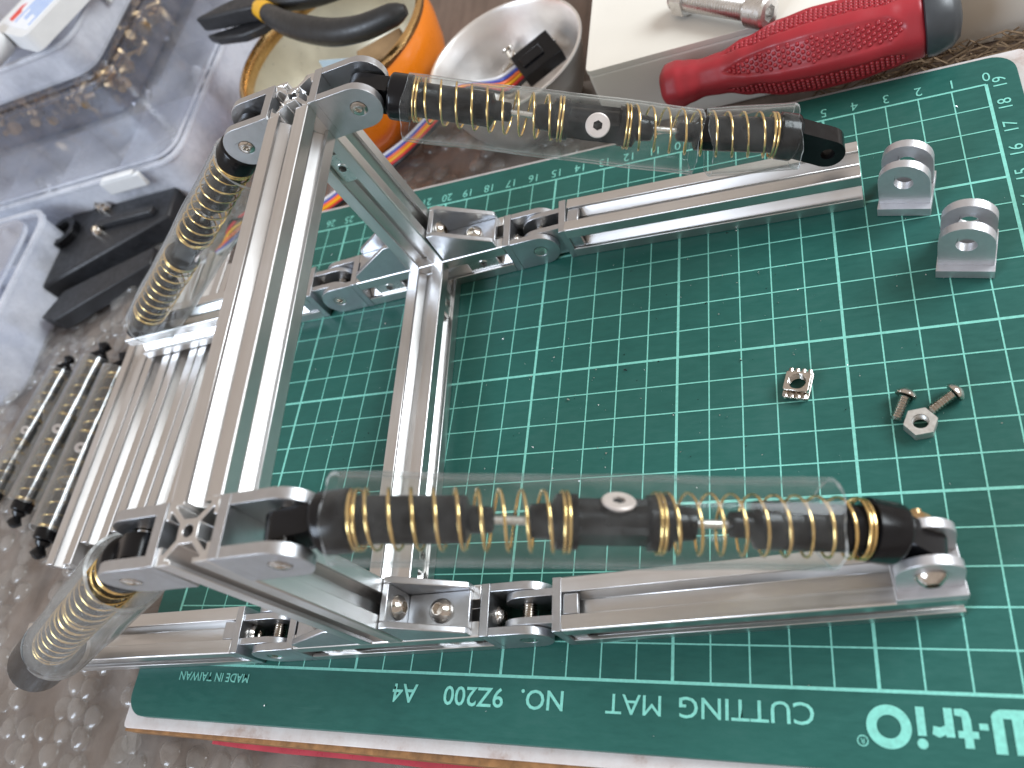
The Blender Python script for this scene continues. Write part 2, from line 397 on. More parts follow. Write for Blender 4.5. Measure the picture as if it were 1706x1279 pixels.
# logo: heavy rounded lettering ending in a thick ring
lo = B(); z1 = 0.016
def lring(cx, cy0, ro, ri, ry=1.0): lo.prism([[(cx + ro * cos(a * pi / 20), cy0 + ro * ry * sin(a * pi / 20)) for a in range(40)], [(cx + ri * cos(a * pi / 20), cy0 + ri * ry * sin(a * pi / 20)) for a in range(40)]], z1 - .004, z1)
def lpoly(pts): lo.prism([pts], z1 - .004, z1)
def lbox(x0, x1, y0, y1): lpoly([(x0, y0), (x1, y0), (x1, y1), (x0, y1)])
lring(10.12, -10.79, .485, .26)
lbox(10.72, 10.90, -10.95, -10.32); lpoly(circle(.115, 16, (10.80, -11.12)))               # i
lpoly([(11.30, -10.32), (11.48, -10.32), (11.48, -10.95), (11.30, -10.95), (11.30, -10.90), (11.16, -10.97), (11.02, -10.90), (11.06, -10.72), (11.20, -10.75), (11.30, -10.70)])   # r
lpoly([(11.66, -11.16), (11.84, -11.16), (11.84, -10.95), (11.96, -10.95), (11.96, -10.80), (11.84, -10.80), (11.84, -10.55), (11.80, -10.38), (11.68, -10.32), (11.52, -10.33), (11.52, -10.47), (11.66, -10.50), (11.66, -10.80), (11.55, -10.80), (11.55, -10.95), (11.66, -10.95)])  # t
lbox(11.99, 12.17, -10.76, -10.62)                                                          # -
lpoly([(12.25, -11.24), (12.48, -11.24), (12.48, -10.50), (12.65, -10.50), (12.65, -11.24), (12.88, -11.24), (12.88, -10.50), (13.05, -10.50), (13.05, -11.24), (13.28, -11.24), (13.28, -10.45), (13.22, -10.36), (13.08, -10.30), (12.45, -10.30), (12.31, -10.36), (12.25, -10.45)])
build('lettering', lo, 'print', mo, T(0, 0, 0), smooth=0)
lo = B(); lring(9.53, -11.13, .125, .10); build('lettering', lo, 'print', mo, T(0, 0, 0), smooth=0)
text('R', 9.53, -11.13, 0.17, pi)

# ================================================================== ALUMINIUM PROFILES
def quarter(h=0.75, op=0.31, lip=0.11, cav=0.49, arm=0.10, core=0.29, ch=0.035):
    """one side (+x) of a slotted square profile, bottom to top"""
    d = core - arm
    return [(h, -h + ch), (h, -op), (h - lip, -op), (h - lip, -cav), (cav + arm, -cav), (core, -d), (core, d), (cav + arm, cav), (h - lip, cav), (h - lip, op), (h, op), (h, h - ch)]
prof = []
for k in range(4):
    a = k * pi / 2
    prof += [(x * cos(a) - y * sin(a), x * sin(a) + y * cos(a)) for x, y in quarter()]
PROFILE = [prof, circle(0.15, 12)[::-1]]
PX = Matrix(((0, 0, 1, 0), (1, 0, 0, 0), (0, 1, 0, 0), (0, 0, 0, 1)))       # XY profile -> YZ, extrude along X
def profile_bar(name, p0, p1, up, parent=None, ragged=0):
    L = (V(p1) - V(p0)).length; b = B(); b.prism(PROFILE, 0, L, PX)
    if ragged:
        rnd = random.Random(ragged)
        n = len(b.v) // 2
        for i in range(n, 2 * n):
            x, y, z_ = b.v[i]
            b.v[i] = (x + rnd.uniform(-.10, .03), y, z_)
        for k in range(9):
            c = V((L, rnd.uniform(-.6, .6), rnd.uniform(-.6, .6)))
            b.add([c + V((rnd.uniform(-.05, .12), rnd.uniform(-.12, .12), rnd.uniform(-.12, .12))) for _ in range(4)], [(0, 1, 2), (0, 2, 3), (0, 3, 1), (1, 3, 2)])
    return build(name, b, 'alu', parent, axes(p0, V(p1) - V(p0), up), smooth=20, bevel=.012, seg=1)

F = empty('suspension_rig', (-3.8, -1.8, 0), 'hinged aluminium profile frame with four spring shock absorbers standing on the mat', 'suspension rig')
ang = R(4.3); e1 = V((cos(ang), sin(ang), 0)); e2 = V((-sin(ang), cos(ang), 0)); UP = V((0, 0, 1))
A0 = V((-3.30, -8.75, 0)); B0 = V((-4.36, 5.21, 0))
AT = V((-3.38, -8.95, 9.55)); BT = V((-4.72, 5.13, 9.60))
HB = 3.15
def foot(c): return profile_bar('foot_bar', c - e1 * HB + UP * .75, c + e1 * HB + UP * .75, UP, F)
fA, fB = foot(A0), foot(B0)
cb = profile_bar('crossbar', A0 + e2 * .755 + UP * .75, B0 - e2 * .755 + UP * .75, UP, F)
pA = profile_bar('upright_post', A0 + UP * 1.505, AT, e2, F)
pB = profile_bar('upright_post', B0 + UP * 1.505, BT, e2, F, ragged=4)
dT = (BT - AT).normalized()
tb = profile_bar('top_bar', AT + dT * .755 - UP * .76, BT - dT * .755 - UP * .76, UP, F)

# ---- screws ------------------------------------------------------
def dome(b, M, r=.36, h=.24, sock=.17):
    b.lathe([(0, r * .96), (.04, r), (h * .45, r * .93), (h * .8, r * .68), (h, r * .50), (h, sock * 1.02, 6), (h - .14, sock * .96, 6)], M, 36)
def dome_screw(p, d, parent, r=.36, mat='steel', sock=.17):
    b = B(); M = axes(p, d, e2 if abs(V(d).dot(e2)) < .9 else UP); dome(b, Matrix(), r, .24, sock)
    return build('screw', b, mat, parent, M)
def tnut(p, xd, out, parent, L=1.15, W=.58):
    b = B(); b.prism([rrect(-L / 2, L / 2, -W / 2, W / 2, .05, 2), circle(.14, 16)[::-1]], -.12, 0)
    b.lathe([(0, .19), (.025, .19), (.025, .135), (-.05, .13)], Matrix.Rotation(-pi / 2, 4, 'Y'), 20, False)
    return build('slot_nut', b, 'zinc', parent, axes(p, xd, out))
for c, parent in ((A0, fA), (B0, fB)):
    for s in (-1, 1): tnut(c + e1 * s * 2.05 - e2 * .655 + UP * .75, e1, -e2, parent)
tnut(B0 - e2 * 2.1 + e1 * .655 + UP * .75, e2, e1, cb, 1.0)
tnut(V((-4.52, 4.47 + .09, 6.85)), UP, -e2, pB, 1.2)
tnut(A0 + e2 * 2.1 + e1 * .655 + UP * .75, e2, e1, cb, 1.0)

# ---- corner brackets --------------------------------------------
def corner(c, s):
    """s=+1 right of the post, -1 left"""
    x = e1 * s
    o = c + x * .757 + UP * 1.503
    M = axes(o, x, UP)                                            # local X outwards, Z up, Y across
    b = B(); w = .73
    XZ = Matrix(((1, 0, 0, 0), (0, 0, 1, 0), (0, 1, 0, 0), (0, 0, 0, 1)))
    cheek = [(0, 0), (2.18, 0), (2.18, .34), (2.1, .42), (.32, 1.42), (0, 1.42)]
    for y0, y1 in ((-w, -w + .19), (w - .19, w)): b.prism([cheek], y0, y1, XZ)
    b.box((.1, 0, .71), (.2, 2 * w - .378, 1.418)); b.box((1.19, 0, .1), (1.976, 2 * w - .378, .2))
    k = build('corner_bracket', b, 'anod', F, M, bevel=.03)
    sy = 1
    dome_screw(M @ V((.2, 0, .83)), x, k); dome_screw(M @ V((1.28, 0, .2)), UP, k)
    # end key that sticks out of the slot
    return k
for c in (A0, B0):
    for s in (1, -1): corner(c, s)

# ---- hinges and arms ---------------------------------------------
def stadium(x0, xp, r, n=14):
    """tab from x0 to a rounded end about xp, in XZ"""
    return [(x0, -r)] + [(xp + r * sin(a * pi / n), -r * cos(a * pi / n)) for a in range(n + 1)] + [(x0, r)]
XZm = Matrix(((1, 0, 0, 0), (0, 0, 1, 0), (0, 1, 0, 0), (0, 0, 0, 1)))
def hinge(o, x, name='hinge'):
    M = axes(o, x, UP)
    b = B(); b.box((.14, 0, 0), (.26, 1.49, 1.49))
    for y0, y1 in ((-.745, -.50), (.50, .745)): b.prism([stadium(.272, 1.22, .72), circle(.25, 20, (1.22, 0))[::-1]], y0, y1, XZm)
    k = build('hinge', b, 'anod', F, M, bevel=.035)
    b = B(); b.box((2.31, 0, 0), (.26, 1.49, 1.49))
    for y0, y1 in ((-.485, -.27), (.27, .485)): b.prism([[(2.44 - (px - 0.0), pz) for px, pz in stadium(.262, 1.22, .68)][::-1]], y0, y1, XZm)
    build('hinge_knuckle', b, 'anod', k, M, bevel=.03)
    Y = Matrix.Rotation(pi / 2, 4, 'Z')
    b = B(); prof_ = [(-.74, .17), (-.74, .235), (-.49, .235)] + [(-.49 + .98 * i / 28, .17 + (.045 if i % 2 else 0)) for i in range(29)] + [(.49, .235), (.73, .235), (.73, .12, 6), (.6, .11, 6)]
    b.lathe(prof_, T(1.22, 0, 0) @ Y, 24); build('hinge_pin', b, 'steel', k, M)
    b = B(); dome(b, T(.275, 0, 0), .30, .2, .13); build('screw', b, 'steel', k, M)
    b = B(); b.lathe([(0, .30), (-.03, .34), (-.12, .34), (-.17, .28), (-.17, .12, 6), (-.1, .11, 6)], T(2.175, 0, 0), 30); build('screw', b, 'steel', k, M)
    # key tabs showing in the slot gap beside the plate
    return M
ARM = 9.75
def side(c, s, arm_ang, first_ang=None, drop=0.0):
    x = e1 * s; o = c + x * (HB + .005) + UP * .755
    M = hinge(o, x)
    d = V((cos(arm_ang), sin(arm_ang), 0)) * s
    st = M @ V((2.445, 0, 0)); st.z = .755
    a = profile_bar('arm', st, st + d * ARM + UP * drop, UP, F)
    b = B(); Q = axes(st, d, UP)
    b.box((.25, 0, .60), (.42, .56, .16)); b.box((.25, 0, -.6), (.42, .56, .16))
    for yy in (-.6, .6): b.box((.25, yy, 0), (.42, .16, .56))
    build('end_key', b, 'anod', a, Q, bevel=.02)
    return st, d
stFR, dFR = side(A0, 1, R(5.0)); stFL, dFL = side(A0, -1, R(3.6)); stBR, dBR = side(B0, 1, R(-.6)); stBL, dBL = side(B0, -1, R(3.8))

# ---- clevis brackets -----------------------------------------------
def clevis_mesh(pin=1.35, r=.75, hole=.27, base=.28, yo=.75, yi=.47):
    """base plate in the YZ plane at x=0, two rounded cheeks along X, pin axis Y"""
    b = B(); b.box((base / 2, 0, 0), (base, 1.5, 1.5))
    for y0, y1 in ((-yo, -yi), (yi, yo)): b.prism([stadium(base + .002, pin, r - .01), circle(hole, 20, (pin, 0))[::-1]], y0, y1, XZm)
    return b
CL = clevis_mesh(); CE = clevis_mesh(1.30, .72, .27, .32, .53, .30)
def clevis(o, x, z, parent, bolt=True, mat='anod', name='clevis_bracket', mesh=None):
    M = axes(o, x, z); k = build(name, mesh or CL, mat, parent, M, bevel=.05, seg=3)
    if bolt:
        Y = Matrix.Rotation(pi / 2, 4, 'Z'); b = B()
        b.lathe([(-.72, .10, 6), (-.79, .12, 6), (-.79, .19), (-.76, .255), (-.5, .255), (-.47, .2), (.47, .2), (.5, .255), (.76, .255), (.79, .19), (.79, .12, 6), (.7, .1, 6)], T(1.35, 0, 0) @ Y, 24)
        build('clevis_bolt', b, 'steel', k, M)
    return M
mA = clevis(AT + e1 * .76 - UP * .72, e1, UP, F); mA2 = clevis(AT - e1 * .76 - UP * .72, -e1, UP, F)
mB = clevis(BT + e1 * .76 - UP * .72, e1, UP, F); mB2 = clevis(BT - e1 * .76 - UP * .72, -e1, UP, F)
endc = stFR + dFR * (ARM - .72) + UP * .755
mE = clevis(endc, UP, dFR, F, False, 'bead', mesh=CE)
kE = [o for o in F.children if o.name.startswith('clevis')][-1]
for s_ in (-1, 1):
    dome_screw(mE @ V((1.30, s_ * .535, 0)), mE.to_3x3() @ V((0, s_, 0)), kE, .34, 'steel', .16)
# washer and nut tip on the far side of the end clevis
b = B(); pc = mE @ V((1.35, 0, 0)); nrm = (mE.to_3x3() @ V((0, 1, 0)))
if nrm.y < 0: nrm = -nrm
b.lathe([(.56, .32), (.60, .32), (.61, .28, 6), (.80, .28, 6), (.80, .14), (.95, .13)], axes(pc, nrm, UP), 24); build('end_nut', b, 'brass', F, None)

# ---- shock absorbers ---------------------------------------------
class Path:
    def __init__(s, pts, ref):
        pts = [V(p) for p in pts]; out = []
        P = [pts[0] * 2 - pts[1]] + pts + [pts[-1] * 2 - pts[-2]]
        for i in range(1, len(P) - 2):
            for k in range(12):
                t = k / 12; a, b_, c, d = P[i - 1:i + 3]
                out.append(.5 * ((2 * b_) + (c - a) * t + (2 * a - 5 * b_ + 4 * c - d) * t * t + (3 * b_ - a - 3 * c + d) * t ** 3))
        out.append(pts[-1]); s.p = out; s.d = [0]
        for i in range(1, len(out)): s.d.append(s.d[-1] + (out[i] - out[i - 1]).length)
        s.L = s.d[-1]; s.ref = V(ref)
    def at(s, t):
        import bisect
        i = max(1, min(len(s.p) - 1, bisect.bisect(s.d, t))); a, c = s.p[i - 1], s.p[i]
        u = (t - s.d[i - 1]) / max(1e-9, s.d[i] - s.d[i - 1]); pos = a + (c - a) * u
        j0, j1 = max(0, i - 3), min(len(s.p) - 1, i + 2); tan = (s.p[j1] - s.p[j0]).normalized()
        n = (s.ref - tan * s.ref.dot(tan)).normalized(); return pos, n, n.cross(tan) * -1
    def xf(s, p):
        pos, n, bb = s.at(p[0]); return pos + n * p[1] + bb * p[2]
def eye(b, s0, s1, hole=.2, r=.45, th=.33):
    """flat lug from s0 to a rounded eye about s1 (pin axis = local Y)"""
    d = 1 if s1 > s0 else -1
    out = [(s0, -r)] + [(s1 + d * r * sin(a * pi / 12), -r * cos(a * pi / 12)) for a in range(13)] + [(s0, r)]
    h = circle(hole, 16, (s1, 0))
    if d < 0: out = out[::-1]
    b.prism([out, h[::-1]], -th, th, XZm)
def spring(b, s0, s1, r, wire, coils, dense=1.9, seg=26):
    T_ = coils + 2 * dense; pitch = (s1 - s0 - 2 * dense * wire * 2.7) / coils; pts = []
    n = int(T_ * seg)
    for i in range(n + 1):
        t = T_ * i / n
        if t < dense: s_ = t * wire * 2.7
        elif t < dense + coils: s_ = dense * wire * 2.7 + (t - dense) * pitch
        else: s_ = s1 - s0 - (T_ - t) * wire * 2.7
        a = 2 * pi * t; pts.append((s0 + s_, r * cos(a), r * sin(a)))
    b.tube(pts, wire, 6)
def sleeve(b, s0, s1, r, rnd, dy=0, dz=0, th=.075, n=44):
    m = max(3, int((s1 - s0) / .6)); vs, fs = [], []
    ph = rnd.uniform(0, 6)
    for side_, q in ((0, r), (1, r - th)):
        for j in range(m + 1):
            s_ = s0 + (s1 - s0) * j / m
            for i in range(n):
                a = 2 * pi * i / n
                e = 0
                if j in (0, m): e = .05 * sin(2 * a + ph) + .03 * sin(5 * a + ph) + rnd.uniform(-.015, .015)
                rr = q * (1 + .012 * sin(2 * a + j * .7) + .01 * sin(j * 1.3))
                vs.append((s_ + e, dy + rr * cos(a), dz + rr * sin(a)))
    K = (m + 1) * n
    for sd in (0, 1):
        for j in range(m):
            for i in range(n):
                k = (i + 1) % n; f = (sd * K + j * n + i, sd * K + j * n + k, sd * K + (j + 1) * n + k, sd * K + (j + 1) * n + i)
                fs.append(f if sd == 0 else f[::-1])
    for j, fl in ((0, 1), (m, 0)):
        for i in range(n):
            k = (i + 1) % n; f = (j * n + i, j * n + k, K + j * n + k, K + j * n + i); fs.append(f[::-1] if not fl else f)
    b.add(vs, fs); b.mi = [0] * (2 * m * n) + [1] * (2 * n)
def shock(name, pts, ref, parent, sleeves, screw_ang, seed, sc_=1.0, ball=False, off=(0, 0), coils=9, rs=1.0, sm='sleeve', tail=0, block=0, lug=0, ax=1.0):
    P = Path(pts, ref); L = P.L; k = sc_; rnd = random.Random(seed)
    mid = (L - tail) / 2 + .1 * k
    body = B(); body.xf = P.xf
    def half(f, body, c0=.80):
        """f maps distance from the eye (in cm*scale) to path position"""
        body.lathe([(f(c0 * k), .36 * k), (f((c0 + .06) * k), .60 * k), (f((c0 + .12) * k), .68 * k), (f((c0 + .18) * k), .70 * k), (f(1.55 * k), .70 * k), (f(1.6 * k), .55 * k), (f(1.65 * k), .52 * k), (f(4.0 * k), .52 * k), (f(4.05 * k), .42 * k), (f(4.1 * k), .30 * k), (f(4.55 * k), .28 * k), (f(4.6 * k), .2 * k)], None, 32)
        body.lathe([(f(5.3 * k), .25 * k), (f(5.35 * k), .36 * k), (f(5.8 * k), .40 * k), (f(5.9 * k), .60 * k), (f(6.35 * k), .60 * k), (f(6.4 * k), .42 * k), (mid, .40 * k)], None, 32)
    fl = lambda s_: s_ * ax; fr = lambda s_: L - tail - s_ * ax
    half(fl, body); half(fr, body, .95 if lug else .80)
    body.box((mid, 0, 0), (1.7 * k, .82 * k, .66 * k)); body.box((mid + .15 * k, .05, -.30 * k), (1.2 * k, .7 * k, .3 * k))
    if ball:
        for f in (fl, fr): body.lathe([(f(-.32 * k), .05 * k), (f(-.28 * k), .2 * k), (f(0), .52 * k), (f(.30 * k), .36 * k), (f(.45 * k), .26 * k), (f(.6 * k), .40 * k), (f(.75 * k), .5 * k)], None, 20)
    else:
        eye(body, .82 * k, 0, .2 * k, .45 * k, .33 * k); eye(body, L - (1.1 if lug else tail + .82 * k), L, .2 * k, .50 if lug else .45 * k, .33 * k)
    if block: body.lathe([(block, .6), (block + .03, .93), (L - .8, .92), (L - .66, .72), (L - .64, .4)], None, 28)
    o = build(name, body, 'black', parent, None, 40)
    for f, nm in ((fl, 0), (fr, 1)):
        b = B(); b.xf = P.xf; spring(b, *sorted((f(1.62 * k), f(6.2 * k))), .655 * k, .036 * k, coils); build('spring', b, 'gold', o, None, 60)
        b = B(); b.xf = P.xf; b.lathe([(f(4.5 * k), .095 * k), (f(5.4 * k), .095 * k)], None, 16); build('shaft', b, 'zinc', o, None)
    for s0, s1, *tilt in sleeves:
        pa, na, ba = P.at(s0); pb, nb, b_b = P.at(s1)
        if tilt: pb = pb + nb * tilt[0] + b_b * tilt[1]
        SP = Path([pa, (pa + pb) / 2, pb], na)
        b = B(); b.xf = SP.xf; sleeve(b, 0, SP.L, rs * k, rnd, *off); build('clear_sleeve', b, [sm, 'sleevecut'], o, None, 60)
    pos, n, bb = P.at(mid); dr = n * cos(screw_ang) + bb * sin(screw_ang)
    b = B(); b.lathe([(-.1 * k, .2 * k), (.02, .36 * k), (.06 * k, .37 * k), (.09 * k, .34 * k), (.09 * k, .155 * k, 6), (-.08 * k, .15 * k, 6)], None, 36); tan = n.cross(bb)
    b2 = build('screw', b, 'pale', o, axes(pos + dr * .46 * k, dr, tan))
    return o, P
pinA = mA @ V((1.35, 0, 0)); pinA2 = mA2 @ V((1.35, 0, 0)); pinB = mB @ V((1.35, 0, 0)); pinB2 = mB2 @ V((1.35, 0, 0)); pinE = mE @ V((1.30, 0, 0))
o1, _ = shock('shock_absorber', [pinA, (.55, -8.48, 8.55), (4.9, -7.98, 6.55), (9.2, -7.45, 4.35), (10.66, -7.36, 3.52), pinE], e2, F, [(1.1, 11.85)], R(52), 1, off=(.06, .06))
o1['label'] = 'near right shock absorber bolted at both ends'
o2, _ = shock('shock_absorber', [pinB, (2.9, 5.2, 6.05), (6.6, 5.28, 4.22), (8.9, 5.3, 3.35), (10.12, 5.25, 2.55)], e2, F, [(1.4, 10.30), (10.62, 13.15, .22, .22)], R(145), 2, off=(-.16, -.22), lug=1)
o2['label'] = 'far right shock absorber with a loose outer end and a split sleeve'
o3, _ = shock('shock_absorber', [pinA2, (-11.0, -9.92, 5.55), (-16.3, -10.80, 2.38)], e2, F, [(1.5, 9.6)], R(100), 3, .95, off=(0, .12), coils=6, rs=1.08, block=9.5, tail=1.9, ax=.885)
o4, _ = shock('shock_absorber', [pinB2, (-13.1, 4.40, 5.0), (-18.75, 3.85, 1.65)], e2, F, [(1.35, 13.1)], R(100), 4, off=(-.05, .32), coils=8, rs=1.12)
o3['label'] = 'near left shock absorber'; o4['label'] = 'far left shock absorber'

# ================================================================== LOOSE PARTS ON THE MAT
def loose_clevis(x, y, rz, label):
    return_ = None
    M = T(x, y, 0.03) @ Matrix.Rotation(rz, 4, 'Z') @ Matrix(((0, 0, 1, 0), (0, 1, 0, 0), (-1, 0, 0, 0), (0, 0, 0, 1))).inverted()
    o = build('clevis_bracket', clevis_mesh(1.25, .73, .27, .32, .53, .26), 'bead', None, M, bevel=.06, seg=3)
    return tag(o, label, 'bracket', 'loose clevis brackets on the mat')
loose_clevis(12.22, 4.90, R(-13), 'loose silver two-eared bracket by the end of the far right arm')
loose_clevis(13.52, 2.25, R(-12), 'loose silver two-eared bracket lying nearest the right mat edge')
# slot nut with serrated ends
b = B(); b.prism([rrect(-.36, .36, -.32, .32, .06, 2), circle(.25, 24)[::-1]], .12, .34)
b.prism([rrect(-.38, .38, -.46, .46, .06, 2), circle(.25, 24)[::-1]], .01, .125)
for sy in (-1, 1):
    for k in range(4): b.lathe([(-.5, .03), (-.47, .075), (-.33, .075)], T(-.27 + k * .18, sy * -.02, .16) @ Matrix.Rotation(sy * pi / 2, 4, 'Z'), 10)
for k in range(6): b.lathe([(0, .25), (.02, .225), (.04, .25)], T(0, 0, .03 + k * .05) @ Matrix.Rotation(-pi / 2, 4, 'Y'), 24, False)
tag(build('slot_nut', b, 'steel', None, T(8.62, -1.50, 0.0) @ Matrix.Rotation(R(-14), 4, 'Z'), bevel=.015), 'small square slot nut with serrated ends lying alone on the mat', 'nut')
# hex nut
b = B(); b.prism([circle(.43, 6), circle(.215, 24)[::-1]], 0.012, .34)
for k in range(5): b.lathe([(0, .214), (.025, .19), (.05, .214)], T(0, 0, .04 + k * .05) @ Matrix.Rotation(-pi / 2, 4, 'Y'), 24, False)
tag(build('hex_nut', b, 'dull', None, T(11.68, -3.12, 0) @ Matrix.Rotation(R(8), 4, 'Z'), 20), 'plain hexagon nut lying beside two small screws on the mat', 'nut')
def machine_screw(p, q, label, name='screw', r=.14, hr=.29, mat='steel', parent=None, hh=.20):
    p, q = V(p), V(q); L = (q - p).length
    th = []; n = 2 * int(L / .075)
    for i in range(n): th.append((i * L / n, r + (.022 if i % 2 else -.02)))
    b = B(); b.lathe([(-.02, r * .7)] + th, None, 20); dome(b, T(L, 0, 0), hr, hh, .11)
    o = build(name, b, mat, parent, axes(p, q - p, UP), 30)
    return tag(o, label, 'screw')
machine_screw((11.09, -2.90, .12), (11.40, -2.27, .24), 'small dome screw nearest the hexagon nut, pointing towards the viewer')['group'] = 'loose screws on the mat'
machine_screw((11.97, -2.72, .12), (12.58, -2.32, .24), 'small dome screw right of the hexagon nut, its head to the right')['group'] = 'loose screws on the mat'
# filings: tiny bright and dark shavings over the mat
b = B(); rnd = random.Random(11); b2 = B()
for k in range(300):
    x, y = rnd.uniform(-13.5, 15.5), rnd.uniform(-11.5, 9.9)
    if rnd.random() < .55: x, y = rnd.gauss(6, 4.5), rnd.gauss(-1, 3.5)
    if not (-13.5 < x < 15.6 and -11.5 < y < 9.9): continue
    s_ = rnd.uniform(.012, .045) * (2 if rnd.random() < .06 else 1); c = V((x, y, .03))
    (b if rnd.random() < .7 else b2).add([c + V((rnd.uniform(-s_, s_), rnd.uniform(-s_, s_), rnd.uniform(-.012, s_ * .7))) for _ in range(4)], [(0, 1, 2), (0, 2, 3), (0, 3, 1), (1, 3, 2)])
tag(build('metal_filings', b, 'zinc', None, None, 0), 'tiny bright metal filings scattered over the green mat', 'filings', None, 'stuff')
tag(build('rubber_crumbs', b2, 'black', None, None, 0), 'tiny dark crumbs scattered over the green mat', 'crumbs', None, 'stuff')

# ================================================================== LOOSE PROFILES AND SHOCKS LEFT OF THE MAT
lp = [((-20.55, -6.3), (-20.75, 7.6), 'outermost, beside the loose shocks'), ((-18.95, -5.4), (-19.2, 8.7), 'second from the loose shocks'),
      ((-17.4, -5.0), (-17.6, 9.3), 'third from the loose shocks'), ((-15.85, -4.6), (-16.05, 8.3), 'nearest the mat')]
for (x0, y0), (x1, y1), t_ in lp:
    o = profile_bar('aluminium_profile', (x0, y0, -.80 if x0 < -20 else -.77), (x1, y1, -.79), UP)
    tag(o, 'loose slotted aluminium profile in the row left of the mat, ' + t_, 'profile', 'loose aluminium profiles')
for k, (p, q, lb) in enumerate((((-24.2, 5.2, -.75), (-25.45, -4.1, -.75), 'loose spring shock in a clear sleeve, middle one of three left of the profiles'),
                                ((-22.35, 4.35, -.75), (-23.0, -5.6, -.75), 'loose spring shock in a clear sleeve, right one of three beside the profiles'),
                                ((-26.6, 4.8, -.80), (-28.0, -3.3, -.80), 'loose spring shock in a clear sleeve, left one of three on bubble wrap'))):
    d = (V(q) - V(p)); L = d.length; kk = L / 14.3
    o, _ = shock('shock_absorber', [p, V(p) + d * .5 + V((0, 0, .05)), q], (1, 0, 0), None, [(1.3 * kk, L - 1.5 * kk)], R(60), 20 + k, kk, True, rs=1.15, sm='sleeve2', coils=5)
    tag(o, lb, 'shock absorber', 'loose shock absorbers')

# black moulded holder with screws
h = empty('moulded_holder', (-28, 11.5, -1.2), 'black moulded plastic holder with bright screws lying on the bubble wrap', 'holder')
b = B(); b.prism([[(-31.9, 9.9), (-30.9, 9.1), (-22.3, 12.6), (-22.6, 15.4), (-30.0, 15.4), (-32.2, 13.0)]], -1.25, .05); build('plate', b, 'blackmatt', h, T(0, 0, 0), bevel=.15)
b = B(); b.prism([[(-29.8, 7.6), (-28.6, 7.2), (-22.8, 9.8), (-23.0, 11.0), (-28.9, 9.2)]], -1.3, -.35); build('arm', b, 'blackmatt', h, T(0, 0, 0), bevel=.1)
b = B(); b.prism([circle(1.0, 28, (-30.2, 13.0)), circle(.62, 28, (-30.2, 13.0))[::-1]], .052, .5); build('boss', b, 'black', h, T(0, 0, 0), bevel=.05)
b = B(); b.box((-25.4, 13.0, .25), (4.2, .5, .4)); build('rib', b, 'blackmatt', h, T(0, 0, 0), bevel=.08)
for p in ((-31.3, 10.9, .05), (-30.9, 10.3, .05), (-28.2, 14.6, .05), (-27.6, 14.3, .05), (-27.4, 12.6, .05), (-31.7, 13.2, .05)):
    b = B(); dome(b, Matrix(), .38, .42, .14); build('screw', b, 'steel', h, axes(p, (.25, -.2, 1), (1, 0, 0)))

# ================================================================== BACKGROUND: CAN, BOWL, BOX, SCREWDRIVER
CC = V((-11.6, 18.6, 0)); rim = 3.0
c = empty('round_tin', (CC.x, CC.y, TZ), 'round orange tin with a gold rim, standing open behind the frame', 'tin')
UZ = Matrix.Rotation(-pi / 2, 4, 'Y')     # lathe X -> world Z
b = B(); b.lathe([(TZ, 3.5), (TZ + .15, 3.9), (-.9, 4.5), (.3, 4.95), (1.6, 5.15), (2.5, 5.12), (rim - .3, 5.0)], T(CC.x, CC.y, 0) @ UZ, 72, False); build('body', b, 'orange', c, None, 50)
b = B(); b.lathe([(rim - .42, 5.03), (rim - .30, 5.15), (rim - .05, 5.18), (rim + .05, 5.06), (rim + .05, 4.92), (rim - .1, 4.80), (rim - .5, 4.76), (rim - .75, 4.85)], T(CC.x, CC.y, 0) @ UZ, 72, False); build('rim', b, 'tin', c, None, 50)
b = B(); b.lathe([(rim - .45, 4.86), (1.0, 4.80), (-.8, 4.3), (-1.45, 3.6), (-1.5, .05)], T(CC.x, CC.y, 0) @ UZ, 72, False); build('lining', b, 'tinin', c, None, 50)
b = B(); b.box((0, 0, 0), (2.5, 1.7, 3.0), T(-9.5, 18.7, .1) @ Matrix.Rotation(.35, 4, 'Z'))
tag(build('card_block', b, 'cork', None, None, bevel=.08), 'tan card block lying inside the orange tin', 'block')
b = B(); b.box((0, 0, 0), (2.7, .06, 3.9), T(-11.0, 17.2, .55) @ Matrix.Rotation(-.3, 4, 'Z') @ Matrix.Rotation(-.12, 4, 'X'))
tag(build('pale_card', b, 'paleblue', None, None), 'pale blue card poking up in the orange tin behind the bracket', 'card')

pl = empty('pliers', (-11, 18.5, rim), 'pliers with black curved grips and yellow collar lying across the orange tin', 'pliers')
hp = [(-14.55, 20.0, 4.35), (-13.2, 18.7, 4.40), (-11.7, 17.65, 4.35), (-9.9, 16.75, 4.25), (-8.2, 16.35, 4.25), (-6.75, 16.45, 4.3), (-6.0, 16.55, 4.3)]
P = Path(hp, (0, 0, 1)); b = B(); b.tube([P.at(P.L * i / 30)[0] for i in range(31)], [.48 + .14 * sin(i / 30 * pi) - (.25 if i == 30 else .08 if i == 29 else 0) for i in range(31)], 16); build('grip', b, 'grip', pl, None, 60)
hp2 = [(-15.0, 21.0, 4.3), (-12.5, 20.6, 4.1), (-9.5, 20.9, 3.8), (-6.9, 20.2, 3.4)]
P2 = Path(hp2, (0, 0, 1)); b = B(); b.tube([P2.at(P2.L * i / 24)[0] for i in range(25)], [.42 + .12 * sin(i / 24 * pi) for i in range(25)], 14); build('grip', b, 'grip', pl, None, 60)
b = B(); b.tube([(-15.35, 20.75, 4.3), (-14.95, 20.4, 4.35), (-14.5, 19.95, 4.35)], [.44, .5, .5], 16); build('collar', b, 'yellow', pl, None, 60)
